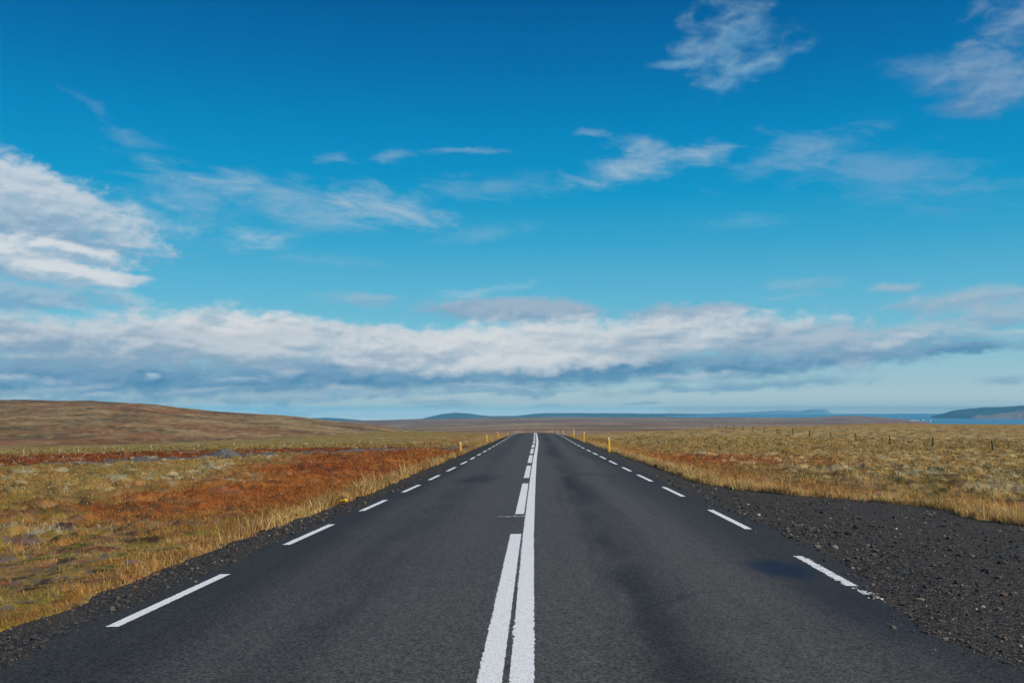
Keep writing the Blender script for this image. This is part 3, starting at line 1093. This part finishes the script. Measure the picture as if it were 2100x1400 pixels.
fl = [(-60, 962, 88), (48, 951, 96), (121, 949, 100), (160, 944, 104), (215, 936, 112), (310, 931, 118), (407, 930, 126), (480, 924, 132), (600, 915, 150), (683, 916, 158), (760, 909, 170)]
fence2 = thing('wire_fence', 'low fence of thin pale posts beyond the dark red band left of the road', 'fence', at(121, 950, 100))
base2 = Vector(fence2.location)
feet2 = []
for i, (X, Yb, d) in enumerate(fl):
    x, yy, z = at(X, Yb, d)
    zg = float(zground(np.array([x]), np.array([yy]))[0])
    feet2.append((x, yy, zg))
    p = obj('fence_post', stick_bm(.045, .62, seed=40 + i), M_palewood, fence2)
    p.location = Vector((x, yy, zg)) - base2
    p.rotation_euler = (random.uniform(-.04, .04), random.uniform(-.05, .05), random.uniform(0, 6))
for h in (.3, .55):
    obj('wire', wire_bm([Vector(q) + Vector((0, 0, h)) - base2 for q in feet2], .002), M_wire, fence2)

# ---------------------------------------------------------------- gravel heap and stones
hx, hy, hz = at(463, 941, 76)
n = 60
u, vv = np.meshgrid(np.linspace(-1.9, 1.9, n), np.linspace(-1.9, 1.9, n), indexing='ij')
rr = np.hypot(u * .92 + .1 * vv, vv)
hh = .92 * np.clip(1.05 - rr / 1.5, 0, None) ** 1.0
hh = np.minimum(hh, .86 + .06 * vnoise(u * 2, vv * 2)) + .10 * (fbm(u * 2.2, vv * 2.2, 5, 4) - .5) - .12
X, Y = u + hx, vv + hy
Z = zground(X, Y) + hh
hp = link('gravel_heap', np.stack([X - hx, Y - hy, Z - hz], -1).reshape(-1, 3), grid_faces(n, n)[:, ::-1], M_track)
hp.location = (hx, hy, hz)
tag(hp, 'cone of grey gravel tipped beside the track in the left meadow', 'gravel heap')


def stone(X, Y, d, size, label, mat, seed, on='g', sq=(1, .8, .62)):
    x, yy, _ = at(X, Y, d)
    zf = zground if on == 'g' else zgravel
    z = float(zf(np.array([x]), np.array([yy]))[0])
    o = obj('stone', rock_mesh(seed, 3, sq), mat, smooth=False)
    o.location = (x, yy, z + size * sq[2] * (.1 if size > .2 else .45))
    o.scale = (size, size, size)
    o.rotation_euler = (0, 0, seed)
    tag(o, label, 'stone')
    return o


stone(2058, 1199, 10.75, .042, 'small brown stone on the gravel layby, right of the broken edge line', M_brown, 3, 'v')
stone(2048, 1229, 9.9, .035, 'pale grey stone on the layby gravel in front of the brown stone', M_rock, 4, 'v')
stone(1913, 1143, 12.9, .05, 'flat tan stone lying alone in the middle of the layby gravel', M_brown, 5, 'v', (1, .7, .4))
stone(231, 1248, 9.6, .05, 'small grey stone on left gravel shoulder beside the first edge dash', M_rock, 8, 'v', (.8, .7, .8))
stone(2070, 1016, 26, .27, 'low brownish boulder in dry grass just beyond the layby', M_brown, 9, 'g', (1, .6, .35))
stone(1353, 905, 118, .36, 'dark grey boulder in the far right heath closest to the road', M_rock, 12)
stone(1391, 920, 90, .28, 'grey boulder at the edge of the olive heath before the far boulders', M_rock, 14)
stone(1414, 906, 116, .42, 'pale reddish boulder beside the dark grey boulder in the heath', M_brown, 13)

# ---------------------------------------------------------------- loose gravel (uncountable)
def ico(sub):
    bm = bmesh.new()
    bmesh.ops.create_icosphere(bm, subdivisions=sub, radius=1)
    v = np.array([q.co[:] for q in bm.verts])
    f = np.array([[w.index for w in p.verts] for p in bm.faces])
    bm.free()
    return v, f


def scatter_gravel():
    iv, jf = ico(1)
    N = 150000
    r = np.exp(RNG.uniform(math.log(5.5), math.log(36), N))
    a = RNG.uniform(-half, half, N) - YAW
    x, y = r * np.sin(a), r * np.cos(a)
    aL, aR, gL, gR = ASPH_L(y), ASPH_R(y), GRAV_L(y), GRAV_R(y)
    spill = RNG.exponential(.07, N)
    ok = ((x > gL - .1) & (x < aL + spill * .8)) | ((x > aR - spill * 1.3) & (x < gR + .1))
    den = fbm(x * .8, y * .8, 33, 3)
    ok &= RNG.random(N) < np.clip(.25 + 1.6 * (den - .35) + .7 * np.exp(-((x - aR) / .8) ** 2), .1, 1)
    x, y, r = x[ok], y[ok], r[ok]
    n = len(x)
    s = np.clip(RNG.lognormal(math.log(.0058), .66, n), .0028, .040) * np.clip(r / 10, .85, 1.7)
    z = np.where((x > ASPH_L(y)) & (x < ASPH_R(y)), zroad(x, y), zgravel(x, y)) + s * .25
    dirs = RNG.normal(size=(n, len(iv), 1)) * .16 + 1
    sq = RNG.uniform(.6, 1.2, (n, 1, 3)) * np.array([1, 1, .7])
    ang = RNG.uniform(0, 6.28, n)
    v = iv[None] * dirs * sq * s[:, None, None]
    c, sn = np.cos(ang)[:, None], np.sin(ang)[:, None]
    vx, vy = v[..., 0] * c - v[..., 1] * sn, v[..., 0] * sn + v[..., 1] * c
    v = np.stack([vx + x[:, None], vy + y[:, None], v[..., 2] + z[:, None]], -1)
    f = jf[None] + (np.arange(n) * len(iv))[:, None, None]
    t = RNG.random(n)
    col = np.where((t < .80)[:, None], np.array([.042, .039, .036]) * RNG.uniform(.5, 2.0, (n, 1)),
                   np.where((t < .965)[:, None], np.array([.115, .095, .075]) * RNG.uniform(.5, 1.5, (n, 1)), np.array([.34, .32, .30]) * RNG.uniform(.5, 1.25, (n, 1))))
    rusty = RNG.random(n) < .06
    col[rusty] = np.array([.13, .075, .05])
    m, g, b = material('loose_stones', .92, .2)
    g.put(b.inputs['Base Color'], g.attr('Col'))
    o = link('loose_gravel', v.reshape(-1, 3), f.reshape(-1, 3), m, kind='stuff', smooth=False)
    colour(o, np.repeat(col, len(iv), 0))
    tag_kind(o)


def tag_kind(o):
    o['kind'] = 'stuff'


scatter_gravel()


# ---------------------------------------------------------------- grass (uncountable)
def scatter_grass(N=760000):
    rs = np.random.default_rng(3)
    k = rs.random(N)
    r = np.exp(rs.uniform(math.log(6.8), math.log(150), N))
    a = rs.uniform(-half, half, N) - YAW
    x, y = r * np.sin(a), r * np.cos(a)
    e = sedge(x, y)
    # extra blades hugging the gravel edge
    ne = 150000
    ye = np.exp(rs.uniform(math.log(7.5), math.log(140), ne))
    side = rs.random(ne) < .5
    off = np.abs(rs.normal(0, .5, ne)) - .02
    xe = np.where(side, GRAV_L(ye) - off, GRAV_R(ye) + off)
    x, y = np.concatenate([x, xe]), np.concatenate([y, ye])
    r = np.hypot(x, y)
    e = sedge(x, y)
    td = track_dist(x, y)
    az = np.arctan2(x, y) + YAW
    clump = fbm(x * 2.6, y * 2.6, 71, 3)
    ok = (e > -.05 - .12 * rs.random(len(x)) ** 3) & (np.abs(az) < half) & (td > 1.9 + rs.random(len(x))) & (np.hypot(x - hx, y - hy) > 1.6)
    ok &= rs.random(len(x)) < np.clip(.25 + 2.2 * (clump - .3), .12, 1)
    x, y, r, e = x[ok], y[ok], r[ok], e[ok]
    n = len(x)
    base = zone(x, y)
    straw = np.clip((base[:, 0] - .2) / .25, 0, 1)
    n1 = fbm(x * .11, y * .11, 1, 4)
    margin = np.exp(-(e / np.where(x < 0, .45, .8)) ** 2) * np.where(x < 0, ss(10, 22, y), .8)
    h = (.022 + .06 * straw + .03 * ss(14, 26, r) + .085 * margin * ss(70, 30, r) * (.25 + 1.5 * ss(.38, .62, fbm(x * .9, y * .9, 140, 3)))) * rs.lognormal(0, .38, n)
    w = np.maximum(.0035, r * .00055) * rs.uniform(.7, 1.5, n)
    h = np.maximum(h, w * 2.2)
    ang = rs.uniform(0, math.pi, n)
    lx, ly = rs.normal(-.12, .38, n) * h, rs.normal(.05, .38, n) * h
    z = zground(x, y) - .02
    dx, dy = np.cos(ang) * w * .5, np.sin(ang) * w * .5
    b0 = np.stack([x - dx, y - dy, z], -1)
    b1 = np.stack([x + dx, y + dy, z], -1)
    m0 = np.stack([x - dx * .8 + lx * .35, y - dy * .8 + ly * .35, z + h * .6], -1)
    m1 = np.stack([x + dx * .8 + lx * .35, y + dy * .8 + ly * .35, z + h * .6], -1)
    tp = np.stack([x + lx, y + ly, z + h], -1)
    V = np.stack([b0, b1, m0, m1, tp], 1)
    k = (np.arange(n) * 5)[:, None]
    Fc = np.concatenate([k + np.array([0, 1, 3]), k + np.array([0, 3, 2]), k + np.array([2, 3, 4])], 0)
    var = rs.lognormal(.12, .30, (n, 1))
    col = base * var
    dry = rs.random(n) < .14 + .25 * margin
    col[dry] = STRAW * rs.uniform(.55, 1.15, (dry.sum(), 1))
    red = (rs.random(n) < .06) & (x < 0)
    col[red] = ORANGE * rs.uniform(.7, 1.3, (red.sum(), 1))
    o = link('grass', V.reshape(-1, 3), Fc, M_blade, kind='stuff', smooth=False)
    colour(o, np.repeat(np.clip(col, 0, .75), 5, 0))
    print('blades', n)


scatter_grass()

# ---------------------------------------------------------------- hill on the left
RID = [(-2600, 838), (-1600, 812), (-900, 806), (-400, 814), (0, 820.5), (110, 822), (190, 820.5), (290, 827), (420, 843), (480, 848), (560, 852), (620, 857), (680, 866), (740, 872), (800, 880), (900, 896), (1000, 910)]


def hill():
    nu, nd = 520, 260
    Xs = np.linspace(-2000, 960, nu)
    us = np.array([ray(X, 844)[0] / ray(X, 844)[1] for X in Xs])
    ds = np.geomspace(300, 2600, nd)
    tr = np.array([(ray(X, Yv)[2] / ray(X, Yv)[1]) for X, Yv in zip(Xs, np.interp(Xs, [p[0] for p in RID], [p[1] for p in RID]))])
    U, Dd = np.meshgrid(us, ds, indexing='ij')
    X, Y = U * Dd, Dd
    dr = 1150.0
    zt = EYE + tr * dr
    t = ss(330, dr, Dd) * .45 + np.clip((Dd - 330) / (dr - 330), 0, 1) * .55
    foot = np.minimum(zground(X, Y), -9) - 1.5
    Z = foot + (zt[:, None] - foot) * np.clip(t, 0, 1)
    Z = np.where(Dd > dr, zt[:, None] - (Dd - dr) ** 2 / 38000, Z)
    Z += (fbm(X / 60, Y / 60, 81, 5) - .5) * 4.5 * ss(330, 600, Dd) * ss(1500, 1100, Dd)
    Z += (fbm(X / 14, Y / 14, 83, 3) - .5) * 1.2 * ss(330, 420, Dd)
    o = link('hill', np.stack([X, Y, Z], -1).reshape(-1, 3), grid_faces(nu, nd), M_veg, kind='structure')
    a1 = fbm(X / 26, Y / 40, 91, 6, .6)
    a2 = fbm(X / 130, Y / 260, 92, 4)
    a3 = fbm(X / 4, Y / 6, 93, 5, .7)
    c = lerp(np.broadcast_to(np.array([.215, .125, .046]), X.shape + (3,)), np.array([.29, .19, .082]), ss(.48, .62, a1))
    c = lerp(c, np.array([.205, .068, .022]), ss(.52, .64, a2 * .5 + fbm(X / 26, Y / 36, 95, 5, .6) * .5) * .7)
    c = lerp(c, np.array([.085, .065, .032]), ss(.46, .36, a1 * .6 + a3 * .4) * .75)
    c = lerp(c, np.array([.26, .24, .14]), ss(.6, .7, a3) * .45)
    c = lerp(c, np.array([.05, .042, .026]), ss(.5, .62, fbm(X / 70, Y / 40, 97, 4)) * ss(900, 1050, Dd) * .6)
    c *= (.45 + 1.1 * a3)[..., None]
    colour(o, c.reshape(-1, 3))


hill()


# ---------------------------------------------------------------- far ranges, headland, water
def ridge(name, prof, dist, depth, foot_z, mat, seed, nstep=340, rough=6.0, ret=False):
    Xs = np.linspace(prof[0][0], prof[-1][0], nstep)
    Ys = np.interp(Xs, [p[0] for p in prof], [p[1] for p in prof])
    rx = np.array([ray(X, Yv) for X, Yv in zip(Xs, Ys)])
    u, e = rx[:, 0] / rx[:, 1], rx[:, 2] / rx[:, 1]
    zt = EYE + e * dist
    s = np.linspace(-1, 1, 60)
    U, S = np.meshgrid(u, s, indexing='ij')
    Dd = dist + S * depth
    X, Y = U * Dd, Dd
    shape = 1 - np.abs(S) ** 1.6
    Z = foot_z + (zt[:, None] - foot_z) * np.clip(shape, 0, 1)
    Z += (fbm(X / (depth * .16), Y / (depth * .16), seed, 5) - .5) * rough * shape * 1.6 - rough * .15
    return link(name, np.stack([X, Y, Z], -1).reshape(-1, 3), grid_faces(nstep, 60), mat, kind='structure')


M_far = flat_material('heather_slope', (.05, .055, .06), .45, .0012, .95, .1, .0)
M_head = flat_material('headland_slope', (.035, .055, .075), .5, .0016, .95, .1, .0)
ridge('mountains', [(560, 868), (640, 857), (670, 856), (730, 860), (790, 864), (850, 862), (868, 857), (905, 848.5), (935, 845.5), (965, 848), (1000, 852), (1060, 852), (1090, 848.5), (1120, 846), (1180, 846.5), (1260, 847),
                    (1350, 847.5), (1380, 847), (1410, 848.5), (1440, 851), (1480, 854), (1540, 862)], 17500, 1500, -185, M_far, 3, 400, 8)
M_hazed = flat_material('hazed_mountain', (.30, .36, .40), .3, .0012, .95, .1, .0)  # distance haze put into the albedo as a pale blue
ridge('far_mountains', [(1380, 852), (1440, 849), (1480, 846), (1520, 845), (1570, 843), (1600, 841), (1640, 842), (1660, 839), (1690, 838.5), (1698, 841), (1706, 847), (1716, 851), (1740, 856)], 30000, 2600, -120, M_hazed, 5, 300, 10)
ridge('headland', [(1890, 858), (1905, 855), (1935, 847), (1950, 842), (1965, 839), (1990, 837.5), (2020, 834.5), (2060, 833.5), (2100, 831), (2160, 827), (2260, 824), (2400, 823), (2600, 826), (2900, 832), (3300, 858)], 12500, 2700, SEA_Z - 2, M_head, 7, 400, 14)
ridge('headland_fields', [(1960, 862), (1985, 858), (2000, 853.5), (2030, 850.5), (2060, 846), (2100, 840), (2160, 838), (2300, 842), (2500, 860)], 9800, 900, SEA_Z - 2, flat_material('pale_fields', (.22, .17, .14), .4, .004, .95, .1, .0), 9, 240, 5)

wm, wg, wb = material('sea_water', .25, .5)
wco = wg.coord('Object')
wn = wg.noise(wco, .02, 4, .6)
wg.put(wb.inputs['Base Color'], wg.mix(wg.step(wg.noise(wco, .0007, 3, .6), .35, .7), (.004, .05, .14), (.006, .08, .19)))
wg.put(wb.inputs['Normal'], wg.bump(wn, .4, 6.0))
wv = [(650, 5000, SEA_Z), (31000, 5000, SEA_Z), (31000, 34000, SEA_Z), (4420, 34000, SEA_Z)]
link('water', wv, [(0, 1, 2, 3)], wm, kind='structure', smooth=False)


# ---------------------------------------------------------------- little houses of the coastal town
def house_bm(w, l, h, r):
    bm = bmesh.new()
    co = [(-w, -l, -4), (w, -l, -4), (w, l, -4), (-w, l, -4), (-w, -l, h), (w, -l, h), (w, l, h), (-w, l, h), (0, -l, h + r), (0, l, h + r)]
    v = [bm.verts.new(c) for c in co]
    for q in ((0, 1, 5, 8, 4), (2, 3, 7, 9, 6), (1, 2, 6, 5), (3, 0, 4, 7), (4, 8, 9, 7), (8, 5, 6, 9)):
        bm.faces.new([v[i] for i in q])
    return bm


M_house = flat_material('white_house_walls', (.62, .62, .60), .08, .5, .8, .3, .0)
hs = obj('house', house_bm(7, 12, 7, 4), M_house)
spots = [(1845, 855), (1849, 855.3), (1858, 855.2), (1863, 855.6), (1866, 861), (1869, 861.3), (1872, 860.6), (1874.5, 861.2), (1878, 860), (1880, 861.5), (1884, 860.3), (1893, 860.5), (1897, 861), (1902, 861.5), (1908, 862)]
spots2 = [(2001, 852.5), (2005, 852), (2009, 851.2), (2013, 851.8), (2017, 852), (2089, 851), (2093, 850), (2097, 852), (2092, 853)]
firsth = True
for k, (lst, lab, grp) in enumerate(((spots, 'tiny white house of the far town on the tip of land by the bay', 'white houses of the far coastal town'),
                                     (spots2, 'tiny pale house at the foot of the headland across the bay', 'pale houses below the headland'))):
    for X, Yv in lst:
        d = 6000 + random.uniform(-250, 250) if k == 0 else 9000
        if k == 0 and X < 1865:
            d = 7600
        x, yy, z = at(X, Yv, d)
        o = hs if firsth else hs.copy()
        if not firsth:
            COL.objects.link(o)
        firsth = False
        o.location = (x, yy, z - 3)
        o.rotation_euler = (0, 0, random.uniform(0, 3))
        s = random.uniform(.5, 1.0) * .48
        o.scale = (s, s, s)
        tag(o, lab, 'house', grp)

# ---------------------------------------------------------------- haze over the whole landscape
hb = bmesh.new()
bmesh.ops.create_cube(hb, size=1)
hm = bpy.data.materials.new('haze')
hm.use_nodes = True
hm.node_tree.nodes.clear()
ho = hm.node_tree.nodes.new('ShaderNodeOutputMaterial')
hv = hm.node_tree.nodes.new('ShaderNodeVolumePrincipled')
hv.inputs['Color'].default_value = (.20, .66, .95, 1)
hv.inputs['Density'].default_value = 4.7e-5
hv.inputs['Anisotropy'].default_value = 0.0
hm.node_tree.links.new(hv.outputs[0], ho.inputs['Volume'])
hz_o = obj('haze', hb, hm)
hz_o.scale = (64000, 37000, 350)
hz_o.location = (0, 16000, 350 / 2 - 205)
hz_o['kind'] = 'stuff'
